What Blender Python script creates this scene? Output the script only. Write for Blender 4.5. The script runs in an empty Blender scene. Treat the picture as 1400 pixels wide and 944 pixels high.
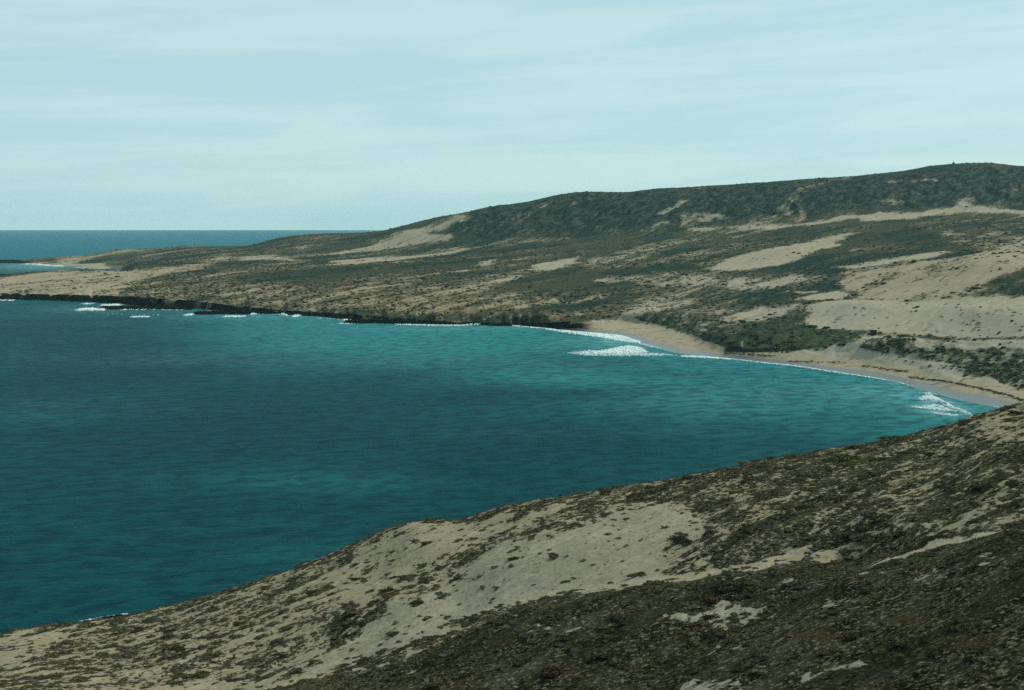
import bpy, math, random
import numpy as np
from mathutils import Vector
R = math.radians
rng = np.random.default_rng(7)
random.seed(7)
scene = bpy.context.scene
COL = scene.collection

# ------------------------------------------------------------------ camera
H, F, CU, CV, HV = 70.0, 1556.0, 700.0, 472.0, 307.7     # eye height, focal length in photo pixels, centre, level line
PITCH = math.atan((CV - HV) / F)
cP, sP = math.cos(PITCH), math.sin(PITCH)
cam_d = bpy.data.cameras.new('camera'); cam = bpy.data.objects.new('camera', cam_d); COL.objects.link(cam)
cam_d.sensor_width = 36; cam_d.lens = 36 * F / 1400
cam_d.clip_start = 0.5; cam_d.clip_end = 40000
cam.location = (0, 0, H); cam.rotation_euler = (R(90) - PITCH, 0, 0)
scene.camera = cam

def dep(v):                       # drop per metre of forward distance along the sight line at height v
    c = (CV - np.asarray(v, float)) / F
    return -(-sP + cP * c) / (cP + sP * c)
def dist0(v): return H / dep(v)   # where that sight line meets the sea
def xof(u, v, D):
    c = (CV - np.asarray(v, float)) / F
    return (np.asarray(u, float) - CU) / F / (cP + sP * c) * D
def project(x, y, z):
    fwd = y * cP - (z - H) * sP
    up = y * sP + (z - H) * cP
    fwd = np.where(fwd < 1, 1, fwd)
    return CU + F * x / fwd, CV - F * up / fwd

# ------------------------------------------------------------------ noise
_P = np.random.default_rng(3).permutation(4096)
_G = np.random.default_rng(4).uniform(0, 2 * np.pi, 4096)
def pnoise(x, y, seed=0):
    x = np.asarray(x, float) + seed * 17.13; y = np.asarray(y, float) - seed * 9.71
    xi = np.floor(x).astype(np.int64); yi = np.floor(y).astype(np.int64)
    fx = x - xi; fy = y - yi
    def g(ix, iy, dx, dy):
        a = _G[_P[(_P[ix & 4095] + iy) & 4095]]
        return np.cos(a) * dx + np.sin(a) * dy
    u = fx * fx * fx * (fx * (fx * 6 - 15) + 10); v = fy * fy * fy * (fy * (fy * 6 - 15) + 10)
    n00 = g(xi, yi, fx, fy); n10 = g(xi + 1, yi, fx - 1, fy)
    n01 = g(xi, yi + 1, fx, fy - 1); n11 = g(xi + 1, yi + 1, fx - 1, fy - 1)
    return 1.45 * ((n00 * (1 - u) + n10 * u) * (1 - v) + (n01 * (1 - u) + n11 * u) * v)
def fbm(x, y, o=4, seed=0, gain=.5):
    s = 0; a = 1; t = 0
    for i in range(o):
        s = s + a * pnoise(x * 2 ** i, y * 2 ** i, seed + i * 3); t += a; a *= gain
    return s / t
def ss(a, b, x):
    t = np.clip((x - a) / (b - a), 0, 1); return t * t * (3 - 2 * t)

# ------------------------------------------------------------------ interpolation
def pchip1(xs, ys, x):            # monotone cubic through control points
    xs = np.asarray(xs, float); ys = np.asarray(ys, float)
    h = np.diff(xs); d = np.diff(ys) / h
    m = np.zeros_like(ys)
    for i in range(1, len(xs) - 1):
        if d[i - 1] * d[i] > 0:
            w1 = 2 * h[i] + h[i - 1]; w2 = h[i] + 2 * h[i - 1]
            m[i] = (w1 + w2) / (w1 / d[i - 1] + w2 / d[i])
    m[0] = d[0]; m[-1] = d[-1]
    x = np.clip(np.asarray(x, float), xs[0], xs[-1])
    i = np.clip(np.searchsorted(xs, x) - 1, 0, len(h) - 1)
    t = (x - xs[i]) / h[i]
    return ((2*t**3-3*t**2+1)*ys[i] + (t**3-2*t**2+t)*h[i]*m[i] + (-2*t**3+3*t**2)*ys[i+1] + (t**3-t**2)*h[i]*m[i+1])
def crv(s, x):                    # "u:v u:v ..."
    p = [tuple(map(float, q.split(':'))) for q in s.split()]
    return pchip1([a for a, _ in p], [b for _, b in p], x)
def loft(K, rows):                # K[k, col] values at layers, rows = float layer positions
    n = K.shape[0]; d = np.diff(K, axis=0); m = np.zeros_like(K)
    same = d[:-1] * d[1:] > 0
    m[1:-1] = np.where(same, 2 * d[:-1] * d[1:] / np.where(same, d[:-1] + d[1:], 1), 0)
    m[0] = d[0]; m[-1] = d[-1]
    i = np.clip(np.floor(rows).astype(int), 0, n - 2); t = (rows - i)[:, None]
    return ((2*t**3-3*t**2+1)*K[i] + (t**3-2*t**2+t)*m[i] + (-2*t**3+3*t**2)*K[i+1] + (t**3-t**2)*m[i+1])

# ------------------------------------------------------------------ outlines read off the photograph, laid on the ground
def poly(s, ox=0, oy=0, k=1.0):
    return np.array([[ox + k * float(a), oy + k * float(b)] for a, b in (q.split(',') for q in s.split())])
def sdist(P, px, py):             # signed distance, positive inside
    d2 = np.full(px.shape, 1e18); ins = np.zeros(px.shape, bool)
    n = len(P)
    for i in range(n):
        ax, ay = P[i]; bx, by = P[(i + 1) % n]
        ex, ey = bx - ax, by - ay
        t = np.clip(((px - ax) * ex + (py - ay) * ey) / (ex * ex + ey * ey + 1e-9), 0, 1)
        d2 = np.minimum(d2, (px - ax - t * ex) ** 2 + (py - ay - t * ey) ** 2)
        c = (ay > py) != (by > py)
        ins ^= c & (px < (bx - ax) * (py - ay) / (by - ay + 1e-12) + ax)
    return np.where(ins, 1, -1) * np.sqrt(d2)
def patch(P, u, v, soft, stretch=3.0):   # 0..1 mask; the pictures' rows are foreshortened, so u counts less
    Q = P.copy(); Q[:, 0] /= stretch
    out = np.zeros(u.shape)
    lo = P.min(0) - soft * stretch * 2; hi = P.max(0) + soft * stretch * 2
    k = (u > lo[0]) & (u < hi[0]) & (v > lo[1]) & (v < hi[1])
    if k.any():
        out[k] = ss(-soft, soft, sdist(Q, u[k] / stretch, v[k]))
    return out

# ------------------------------------------------------------------ object helpers
def tag(o, label=None, cat=None, group=None, kind=None):
    if label: o['label'] = label
    if cat: o['category'] = cat
    if group: o['group'] = group
    if kind: o['kind'] = kind
    return o
def mesh_np(name, V, Fq, mats, smooth=True, attrs=None, mi=None):
    me = bpy.data.meshes.new(name)
    V = np.ascontiguousarray(V, np.float32); Fq = np.ascontiguousarray(Fq, np.int32)
    n, k = Fq.shape
    me.vertices.add(len(V)); me.vertices.foreach_set('co', V.ravel())
    me.loops.add(n * k); me.loops.foreach_set('vertex_index', Fq.ravel())
    me.polygons.add(n); me.polygons.foreach_set('loop_start', np.arange(0, n * k, k, dtype=np.int32))
    me.polygons.foreach_set('loop_total', np.full(n, k, np.int32))
    for m in (mats if isinstance(mats, (list, tuple)) else [mats]): me.materials.append(m)
    if mi is not None: me.polygons.foreach_set('material_index', np.ascontiguousarray(mi, np.int32))
    me.polygons.foreach_set('use_smooth', np.full(n, smooth, bool))
    me.update(calc_edges=True)
    for an, av in (attrs or {}).items():
        a = me.attributes.new(an, 'FLOAT_COLOR', 'POINT')
        a.data.foreach_set('color', np.ascontiguousarray(av, np.float32).ravel())
    return me
def link(name, me, parent=None):
    o = bpy.data.objects.new(name, me); COL.objects.link(o)
    if parent: o.parent = parent
    return o
def grid_faces(nr, nc):
    i = np.arange(nr * nc).reshape(nr, nc)
    return np.stack([i[:-1, :-1], i[:-1, 1:], i[1:, 1:], i[1:, :-1]], -1).reshape(-1, 4)

# ------------------------------------------------------------------ material helpers
class NT:
    def __init__(s, name):
        s.m = bpy.data.materials.new(name); s.m.use_nodes = True
        s.t = s.m.node_tree; s.b = s.t.nodes['Principled BSDF']; s.o = s.t.nodes['Material Output']
    def n(s, typ, **kw):
        x = s.t.nodes.new(typ)
        for k, v in kw.items(): setattr(x, k, v)
        return x
    def L(s, a, b): s.t.links.new(a, b)
    def put(s, sock, v):
        if isinstance(v, bpy.types.NodeSocket): s.L(v, sock)
        else: sock.default_value = v
    def coord(s, scale=(1, 1, 1), rot=(0, 0, 0), out='Object'):
        tc = s.n('ShaderNodeTexCoord'); mp = s.n('ShaderNodeMapping', vector_type='TEXTURE')
        mp.inputs['Rotation'].default_value = rot
        mp.inputs['Scale'].default_value = scale
        s.L(tc.outputs[out], mp.inputs['Vector']); return mp.outputs[0]
    def noise(s, vec, scale=1, detail=4, rough=.55, dist=0):
        x = s.n('ShaderNodeTexNoise'); s.L(vec, x.inputs['Vector'])
        x.inputs['Scale'].default_value = scale; x.inputs['Detail'].default_value = detail
        x.inputs['Roughness'].default_value = rough; x.inputs['Distortion'].default_value = dist
        return x.outputs['Fac']
    def math(s, op, a, b=0.0, c=0.0, clamp=False):
        x = s.n('ShaderNodeMath', operation=op); x.use_clamp = clamp
        s.put(x.inputs[0], a); s.put(x.inputs[1], b); s.put(x.inputs[2], c); return x.outputs[0]
    def step(s, a, lo, hi):
        x = s.n('ShaderNodeMapRange', interpolation_type='SMOOTHSTEP')
        s.put(x.inputs['Value'], a); x.inputs['From Min'].default_value = lo; x.inputs['From Max'].default_value = hi
        return x.outputs['Result']
    def mix(s, f, a, b):
        x = s.n('ShaderNodeMix', data_type='RGBA')
        s.put(x.inputs['Factor'], f)
        s.put(x.inputs['A'] if False else x.inputs[6], a if isinstance(a, bpy.types.NodeSocket) else (*a, 1))
        s.put(x.inputs[7], b if isinstance(b, bpy.types.NodeSocket) else (*b, 1))
        return x.outputs[2]
    def attr(s, name):
        a = s.n('ShaderNodeAttribute', attribute_name=name)
        sp = s.n('ShaderNodeSeparateColor'); s.L(a.outputs['Color'], sp.inputs[0])
        return sp.outputs[0], sp.outputs[1], sp.outputs[2], a.outputs['Alpha']
    def bump(s, h, strength, dist):
        b = s.n('ShaderNodeBump'); b.inputs['Strength'].default_value = strength; b.inputs['Distance'].default_value = dist
        s.L(h, b.inputs['Height']); s.L(b.outputs[0], s.b.inputs['Normal']); return b
    def fin(s, col, rough=.9, spec=.15):
        s.put(s.b.inputs['Base Color'], col if isinstance(col, bpy.types.NodeSocket) else (*col, 1))
        s.put(s.b.inputs['Roughness'], rough); s.b.inputs['Specular IOR Level'].default_value = spec
        return s.m

WIND = math.atan2(.8, .6)         # bearing of the wind streaks over the land

# ================================================================== FAR LAND
uc = np.concatenate([np.arange(-700, -60, 10), np.arange(-60, 1470, 1.5), np.arange(1470, 2100, 10)]).astype(float)
vA = crv('-700:400 -300:405 0:410.5 60:411 140:414 200:419 260:421 330:428 400:431 470:436.5 600:443.5 720:447.5 800:455 850:461 880:470 905:478 930:484 1000:491 1085:500 1150:510 1222:522 1260:533 1300:544 1340:553 1372:559 1400:568 1500:610 1700:690 2100:760', uc)
wob = 0.9 * fbm(uc / 22, uc * 0, 3, 5)
vA = vA + wob * ss(820, 760, uc)
DA = dist0(vA)
def lay_vz(v, z): return (H - z) / dep(v), z + 0 * v
def lay_vd(v, D): return D, H - D * dep(v)
K_D, K_Z, K_V = [], [], []
def add(D, z): K_D.append(D + 0 * uc); K_Z.append(z + 0 * uc)
add(DA - 220, -14); add(DA - 40, -4); add(DA, 0)
vB = crv('-700:392 0:402 140:405 260:412 330:420 400:426 470:430 600:439.5 720:443 800:440 870:441 930:457 1000:479 1100:487 1200:498 1250:507 1300:521 1400:540 1500:570 1700:640 2100:700', uc)
beachy = ss(740, 860, uc)
D1_, Z1_ = lay_vd(vB + 1.2 * fbm(uc / 14, uc * 0, 3, 6), DA + 4 + 16 * ss(-.05, .30, fbm(uc / 30, uc * 0 + 3, 3, 8))); D2_, Z2_ = lay_vz(vB, 3.6)
add(D1_ * (1 - beachy) + D2_ * beachy, Z1_ * (1 - beachy) + Z2_ * beachy)
add(*lay_vz(crv('-700:382 0:392 140:389 300:401 450:411 600:421 750:428 900:430 1000:460 1100:465 1200:474 1250:476 1400:490 1700:560 2100:600', uc),
            crv('-700:8 0:8 140:9 300:9 600:8 900:9 1100:9 1250:11 1400:12 2100:14', uc)))
add(*lay_vz(crv('-700:374 0:377.5 25:374 60:372 85:369.5 140:370.5 200:372 300:376 400:386 600:400 750:405 900:405 1000:415 1100:424 1250:430 1400:440 1700:480 2100:500', uc),
            crv('-700:13 0:14 85:17 140:17 300:17 600:14 900:15 1100:17 1250:21 1400:24 2100:28', uc)))
vD2 = crv('-700:372 100:370 190:364 300:362 400:366 600:376 900:375 1100:374 1400:374 2100:390', uc)
zD2 = crv('-700:22 300:22 600:21 900:26 1100:31 1400:40 2100:42', uc)
DD2, _ = lay_vz(vD2, zD2)
dip = ss(185, 150, uc)
DD2 = DD2 * (1 - dip) + 1500 * dip; zD2 = zD2 * (1 - dip) - 6 * dip
add(DD2, zD2)
vE = crv('-700:354 -60:356 0:358.6 30:360 80:363 140:367.5 200:357 300:350 400:345 500:343 600:339 650:334 750:329 830:325 930:316 1000:312 1100:302 1200:293 1300:288 1400:287 2100:292', uc)
DE = crv('200:1850 300:1700 400:1700 600:1600 900:1560 1200:1540 1400:1500 2100:1450', uc)
E_D, E_Z = lay_vd(vE, DE)
cov = ss(190, 145, uc); covD = dist0(vE)
add(E_D * (1 - cov) + covD * cov, E_Z * (1 - cov) + 0.3 * cov)
vF = crv('-700:359.5 -100:358.6 0:357 25:356 50:353.5 80:351 110:350 140:346 160:342 180:340.5 210:340 250:337 280:336.5 300:337 335:336 360:331 380:326 400:323 440:320 480:319 520:317 540:312 570:304 600:297 640:290 680:283 720:277 770:266 800:263.5 850:263.5 900:259 950:256.5 1000:253 1050:250 1100:246 1150:243 1200:239 1240:234 1280:227 1303:225 1340:223.5 1400:228 1500:235 2100:260', uc)
DF = crv('-700:2190 0:2200 80:2240 200:2300 340:2250 500:2100 640:2000 770:1950 1000:1900 1300:1880 2100:1880', uc)
F_D, F_Z = lay_vd(vF, DF)
hill = ss(560, 680, uc)
vE2 = vF + crv('-700:1 640:3 770:8 1000:10 1150:11 1300:19 1400:20 2100:20', uc)
E2_D = F_D * .52 + K_D[-1] * .48; E2_Z = F_Z * .55 + K_Z[-1] * .45
e2d, e2z = lay_vd(vE2, K_D[-1] + .42 * (F_D - K_D[-1]))
add(E2_D * (1 - hill) + e2d * hill, E2_Z * (1 - hill) + e2z * hill)
add(F_D, F_Z)
low = ss(380, 320, uc)
add(F_D + 400 - 320 * low, F_Z * (.75 * (1 - low)) - 3 * low)
add(F_D + 1600 - 1200 * low, -8)
KD, KZ = np.array(K_D), np.array(K_Z)
segs = [4, 10, 34, 44, 60, 70, 110, 80, 44, 12, 6]
rows = np.concatenate([k + np.arange(n) / n for k, n in enumerate(segs)] + [[11.0]])
Dg, Zg = loft(KD, rows), loft(KZ, rows)
cg = F * (H - Zg) / np.maximum(Dg, 1)
Ug = np.broadcast_to(uc, Dg.shape)
v0 = CV - F * ((-(H - Zg) / Dg * cP + sP) / (cP + (H - Zg) / Dg * sP))      # picture row of each undisturbed point
Xg = xof(Ug, v0, Dg)
Rg = np.broadcast_to(rows[:, None], Dg.shape)
cw, sw = math.cos(WIND), math.sin(WIND)
A_ = Xg * cw + Dg * sw; B_ = -Xg * sw + Dg * cw     # along / across the wind
inland = ss(3.0, 3.8, Rg) * ss(10.2, 9.2, Rg)
scarp = ss(6.9, 7.4, Rg) * ss(8.9, 8.2, Rg) * ss(560, 680, Ug)
gx = Xg / 52 + 1.1 * fbm(Xg / 90, Dg / 90, 3, 2)
gul = 1 - 2 * np.abs(fbm(gx, Dg / 210, 3, 11))
Zg = Zg + scarp * (6.5 * (gul - .55) + 6.5 * fbm(Xg / 70, Dg / 50, 4, 31, .6))
Zg = Zg + inland * (1 - .6 * scarp) * (1.5 * fbm(A_ / 190, B_ / 50, 4, 21) + .55 * fbm(A_ / 40, B_ / 14, 3, 41) + .22 * fbm(Xg / 4, Dg / 5, 2, 45)) * ss(0, 8, Zg)
rockz = ss(2.0, 2.1, Rg) * ss(3.16, 3.02, Rg) * ss(890, 820, Ug)
Zg = Zg + rockz * .5 * fbm(Xg / 5, Dg / 5, 3, 51)
for (bu, bv, ru, rv, hh) in [(1150, 424, 75, 11, 4.0), (1340, 430, 60, 12, 2.0), (1045, 455, 45, 9, 2.4), (930, 432, 50, 6, 1.6), (1230, 470, 90, 8, 2.2),
                             (1380, 480, 60, 14, 2.5), (1360, 365, 80, 18, 6), (1070, 345, 90, 14, 4), (560, 325, 50, 10, 5), (80, 380, 60, 6, 1.5)]:
    Zg = Zg + hh * np.exp(-((Ug - bu) / ru) ** 2 - ((v0 - bv) / rv) ** 2)
# dune hummocks above the beach
dz = ss(3.0, 3.3, Rg) * ss(4.4, 4.0, Rg) * ss(850, 900, Ug)
Zg = Zg + dz * 1.3 * fbm(Xg / 11, Dg / 17, 3, 61)

# ---- what covers the ground: sand, tan soil, green, rock, wet
c1 = dict(ox=0, oy=280, k=.3357); c2 = dict(ox=450, oy=240, k=.343); c3 = dict(ox=920, oy=200, k=.343)
c5 = dict(ox=1050, oy=380, k=.25); c8 = dict(ox=840, oy=400, k=.1786)
SAND = [  # outline, amount, edge softness (px), warmth
 (poly('60,328 300,322 560,300 640,285 820,270 1000,252 1130,246 1300,252 1500,258 1500,268 1200,268 1060,275 940,293 700,298 560,310 380,328 200,330 60,340', **c3), 1, 1.5, .3),
 (poly('1132,247 1145,215 1180,203 1215,247', **c3), .95, 1.5, .2),
 (poly('115,487 280,440 440,415 580,375 700,350 745,345 690,372 620,412 540,438 440,472 330,494 250,499', **c3), 1, 1.5, .3),
 (poly('205,558 230,530 330,522 470,512 520,520 600,517 560,537 480,552 400,567 240,572', **c3), .8, 3, .3),
 (poly('-60,500 100,508 212,520 180,547 60,562 -60,555', **c3), .72, 3, .3),
 (poly('640,488 800,460 960,435 1090,416 1102,432 1000,456 880,471 720,491', **c3), .95, 1.5, .1),
 (poly('660,545 700,505 850,485 1000,460 1150,460 1280,420 1400,376 1700,300 1700,430 1400,512 1250,550 1100,595 960,617 740,617 720,580 670,560', **c3), .85, 2, .55),
 (poly('440,613 560,590 680,577 732,590 726,613 620,623 480,619', **c3), 1, 1.5, .3),
 (poly('20,292 130,263 220,273 228,297 120,312 30,318', **c3), .62, 3, .3),
 (poly('1055,352 1110,334 1168,350 1120,362', **c3), .8, 2, .2),
 (poly('825,218 890,198 930,220 900,248 840,243', **c3), .6, 3, .4),
 (poly('498,250 542,277 508,302', **c3), .85, 1.5, .8), (poly('400,270 450,240 500,260 440,300', **c3), .45, 3, .6),
 (poly('1130,385 1280,372 1300,395 1180,402', **c3), .55, 3, .7), (poly('690,420 900,385 900,405 720,435', **c3), .45, 3, .5),
 (poly('0,395 300,390 500,380 480,400 100,408', **c3), .45, 3, .6), (poly('230,360 300,352 290,368 235,370', **c3), .7, 2, .3),
 (poly('80,465 190,450 170,465 90,474', **c3), .75, 2, .3), (poly('480,585 580,570 570,582 500,592', **c3), .8, 2, .3),
 (poly('1240,330 1390,310 1390,325 1260,340', **c3), .5, 2, .3), (poly('840,132 1110,128 1110,136 850,140', **c3), .7, 1.5, .5),
 (poly('100,175 165,168 165,178 110,182', **c3), .8, 1, .5), (poly('960,182 1100,200 1090,214 980,200', **c3), .42, 3, .3),
 (poly('0,316 150,285 270,240 400,200 500,153 575,158 540,185 470,217 390,240 492,248 480,267 330,282 200,302 60,320', **c2), .88, 2, .3),
 (poly('-10,346 60,335 300,318 430,300 562,280 550,296 420,322 250,347 120,357 -10,354', **c2), .95, 1.5, .3),
 (poly('572,357 620,335 684,327 660,357 610,364', **c2), .9, 1.5, .3),
 (poly('795,367 870,345 1014,316 1000,337 950,357 890,374 805,377', **c2), .95, 1.5, .2),
 (poly('940,364 1050,335 1130,320 1270,275 1400,252 1420,262 1280,302 1160,337 1040,368', **c2), .66, 2.5, .3),
 (poly('495,387 562,377 550,390', **c2), .9, 1.5, .2),
 (poly('635,422 700,400 765,393 740,417 680,432', **c2), .85, 2, .2),
 (poly('1030,418 1120,402 1275,396 1240,417 1100,435', **c2), .75, 2.5, .3),
 (poly('755,267 960,237 965,249 800,272', **c2), .72, 2, .1), (poly('1170,345 1300,305 1310,312 1190,350', **c2), .7, 2, .2),
 (poly('1020,217 1095,198 1085,214', **c2), .7, 1.5, .3), (poly('1240,218 1340,183 1352,194 1250,222', **c2), .75, 1.5, .2),
 (poly('1295,162 1400,106 1425,100 1410,122 1330,160', **c2), 1, 1.2, .2),
 (poly('1068,158 1078,128 1088,152', **c2), .7, 1.5, .6), (poly('700,190 720,150 730,180', **c2), .5, 2, .3),
 (poly('-10,440 200,400 500,450 760,460 960,470 800,505 760,540 1150,545 900,572 300,555 -10,520', **c2), .56, 5, .8),
 (poly('480,460 600,425 680,430 640,455 540,470', **c2), .75, 3, .4), (poly('640,530 900,490 960,500 720,535', **c2), .8, 2.5, .6),
 (poly('1050,370 1200,355 1340,340 1330,352 1180,372', **c2), .6, 2, .3), (poly('1180,420 1400,385 1400,420 1250,440', **c2), .6, 3, .4),
 (poly('300,500 460,480 480,500 330,515', **c2), .7, 2, .8), (poly('900,515 1100,470 1120,482 920,520', **c2), .72, 2, .6),
 (poly('-200,300 0,298 230,262 600,266 800,240 900,211 1255,222 960,218 830,258 660,292 540,330 560,372 400,380 -200,372', **c1), .80, 3, .65),
 (poly('520,330 700,290 900,300 1400,330 1500,400 1200,420 800,395 540,385', **c1), .52, 6, .85),
 (poly('220,217 500,184 600,184 840,168 660,182 560,197 430,207 300,240 240,236', **c1), .75, 2, .5),
 (poly('110,240 250,233 430,245 446,264 250,250', **c1), 1, 1, .5),
 (poly('900,215 1100,208 1255,226 1000,224', **c1), 1, 1.2, .3), (poly('840,290 1100,240 1240,236 1000,270', **c1), .7, 2.5, .5),
 (poly('940,220 1240,120 1400,118 1400,140 1250,190', **c1), .32, 3, .6), (poly('1190,178 1245,168 1240,182', **c1), .8, 1, .1),
 (poly('60,250 270,148 450,128 850,128 1100,108 1500,92 1700,100 1700,340 1400,335 1000,332 700,302 560,292 230,282', **c5), .97, 3, .1),
 (poly('-20,168 120,160 215,170 120,200 0,215', **c5), .75, 2, .2),
 (poly('-20,300 200,300 560,300 900,340 1400,350 1700,380 1700,760 1250,600 900,540 600,480 300,440 -20,420', **c5), .9, 4, .05),
 (poly('470,135 640,100 900,110 1060,100 1400,90 1500,140 1380,190 1100,250 900,300 840,345 500,300 160,215 160,190', **c8), .7, 6, .15),
 (poly('960,165 1130,130 1200,150 1330,140 1300,190 1080,220 1000,200', **c8), .95, 3, .2),
]
wu = 6 * fbm(Xg / 30, Dg / 90, 4, 71, .6); wv = 5.0 * fbm(A_ / 170, B_ / 55, 5, 75, .6) * np.clip(Dg / 1100, .5, 1.2)
us, vs = Ug + 3 * wu, v0 + wv
sand = 0.19 + .85 * fbm(A_ / 380, B_ / 75, 4, 81) + .50 * fbm(A_ / 130, B_ / 26, 3, 83) + .10 * fbm(Xg / 20, Dg / 45, 3, 85)
sand = sand - .12 * scarp
warm = .35 + .5 * fbm(Xg / 150, Dg / 200, 3, 87)
for P, amt, soft, wm in SAND:
    m = patch(P, us, vs, soft + 1.5)
    sand = sand * (1 - m) + (amt + (.5 * fbm(A_ / 120, B_ / 24, 3, 91) + .2 * fbm(Xg / 12, Dg / 40, 2, 93)) * (1 if amt < .88 else .55)) * m
    warm = warm * (1 - m) + wm * m
GREEN = [(poly('160,190 300,165 480,175 700,180 880,230 960,270 860,330 840,370 700,345 560,310 300,280', **c8), .30, 4),
         (poly('845,350 1000,300 1200,190 1420,170 1560,320 1560,440 1400,440 1100,450 860,440', **c8), .55, 5),
         (poly('-20,260 200,270 550,300 480,360 220,390 -20,410', **c5), .8, 4), (poly('60,250 200,195 260,200 180,240', **c5), .7, 3),
         (poly('150,255 540,240 640,320 1000,330 1390,360 1600,430 1600,600 1330,630 1200,565 1000,505 820,425 400,360 150,330', ox=1150, oy=420, k=.1786), .5, 3)]
green = np.zeros(Dg.shape)
for P, amt, soft in GREEN:
    m = patch(P, us, vs, soft); green = np.maximum(green, amt * m); sand = sand * (1 - .85 * amt * m)
# the belt of tall dark scrub: keep plain dark cover on the right slopes
m = patch(poly('870,612 1100,560 1250,520 1400,462 1700,420 1700,500 1400,545 1200,590 1000,612', ox=1050 - 200, oy=380 - 128, k=.25), us, vs, 2)
rock = rockz * ss(.42, .12, fbm(Xg / 14, Dg / 9, 3, 95) + .10 * (Rg - 2.2))
reef = ss(6.8, 7.0, Rg) * ss(7.6, 7.2, Rg) * ss(35, 20, Ug)
rock = np.maximum(rock, ss(.0, .9, reef) * 1.0)
bank = patch(poly('850,430 840,455 1000,462 1200,458 1390,450 1390,425 1200,425 1000,420 900,405', **c8), us, vs, 1.2)
bch = ss(1.9, 2.0, Rg) * ss(3.35, 3.0, Rg) * beachy
sand = sand * (1 - bch) + bch
warm = warm * (1 - bch) + .55 * bch
wetd = (Rg - 2) * crv('700:3 800:3 860:3.2 900:3.4 1000:2.6 1100:2.6 1200:2.3 1300:1.9 1400:1.7', np.clip(uc, 700, 1400)) / 1.0
wet = beachy * ss(1.02, .72, wetd + .25 * fbm(Xg / 25, Dg / 25, 2, 99)) * ss(3.2, 2.9, Rg)
green = green * (1 - bch); rock = np.maximum(rock * (1 - bch), .0)
MASK = np.stack([np.clip(sand, 0, 1), np.clip(green, 0, 1), np.clip(rock, 0, 1), np.clip(wet, 0, 1)], -1).reshape(-1, 4)
MASK2 = np.stack([np.clip(warm, 0, 1), np.clip(bank, 0, 1), np.clip(scarp, 0, 1), np.clip(bch, 0, 1)], -1).reshape(-1, 4)

def far_material():
    s = NT('coastal_land')
    sand, green, rock, wet = s.attr('mask'); warm, bank, scarp, bch = s.attr('mask2')
    fine = s.noise(s.coord((3.6, 5.0, 3.0)), 1, 4, .62)
    streak = s.noise(s.coord((26, 7, 10), (0, 0, WIND)), 1, 5, .62)
    broad = s.noise(s.coord((120, 60, 60), (0, 0, WIND)), 1, 4)
    t = s.math('ADD', sand, s.math('MULTIPLY_ADD', fine, 1.1, -.55))
    t = s.math('ADD', t, s.math('MULTIPLY_ADD', streak, 1.5, -.75))
    cover = s.step(t, .43, .86); dry = s.step(t, .16, .50)
    sandc = s.mix(warm, (.305, .272, .204), (.295, .228, .146))
    sandc = s.mix(s.step(streak, .35, .7), sandc, s.mix(warm, (.240, .215, .160), (.218, .172, .108)))
    veg = s.mix(s.step(broad, .42, .58), (.018, .033, .026), (.046, .050, .031))
    veg = s.mix(dry, veg, s.mix(warm, (.070, .074, .046), (.105, .086, .046)))
    veg = s.mix(s.math('MULTIPLY', s.step(scarp, .3, .9), s.math('MULTIPLY_ADD', dry, -.6, 1)), veg, s.mix(s.step(streak, .4, .65), (.011, .026, .024), (.062, .064, .043)))
    grn = s.mix(s.step(fine, .35, .65), (.020, .036, .018), (.055, .074, .036))
    veg = s.mix(s.math('MULTIPLY', green, s.step(streak, .3, .5)), veg, grn)
    c = s.mix(cover, veg, sandc)
    c = s.mix(s.step(rock, .3, .6), c, s.mix(s.step(fine, .50, .80), (.0025, .004, .0035), (.014, .014, .011)))
    c = s.mix(bank, c, (.012, .014, .010))
    wr = s.step(s.noise(s.coord((14, 2.2, 4), (0, 0, -.5)), 1, 4), .60, .70)
    c = s.mix(s.math('MULTIPLY', wr, s.math('MULTIPLY', bch, s.math('SUBTRACT', 1, wet))), c, (.09, .075, .050))
    c = s.mix(wet, c, (.115, .120, .110))
    h = s.math('ADD', s.math('MULTIPLY', fine, s.math('SUBTRACT', 1, s.math('MULTIPLY', cover, .8))), s.math('MULTIPLY', streak, .4))
    s.bump(h, .9, 1.1)
    rgh = s.math('MULTIPLY_ADD', wet, -.62, .92)
    s.fin(c, rgh, 0); s.L(s.math('MULTIPLY', wet, .3), s.b.inputs['Specular IOR Level']); return s.m
me = mesh_np('far_land', np.stack([Xg, Dg, Zg], -1).reshape(-1, 3), grid_faces(*Dg.shape), far_material(), True, {'mask': MASK, 'mask2': MASK2})
tag(link('hills', me), kind='structure')
Up, Vp = project(Xg, Dg, Zg)
RUN = np.minimum.accumulate(Vp[rows >= 2.0], axis=0); R0 = int(np.argmax(rows >= 2.0))
def far_at(u, v):                 # ground point seen at a place of the photograph
    j = int(np.clip(np.searchsorted(uc, u), 1, len(uc) - 1)); col = RUN[:, j]
    i = int(np.argmax(col <= v)); i = max(i, 1); k = i + R0
    a, b = Vp[k - 1, j], Vp[k, j]; t = np.clip((a - v) / (a - b + 1e-9), 0, 1) if a > b else 1
    q = [G[k - 1, j] * (1 - t) + G[k, j] * t for G in (Xg, Dg, Zg)]
    return Vector((q[0] + (u - uc[j]) / F * q[1], q[1], q[2]))

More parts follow.
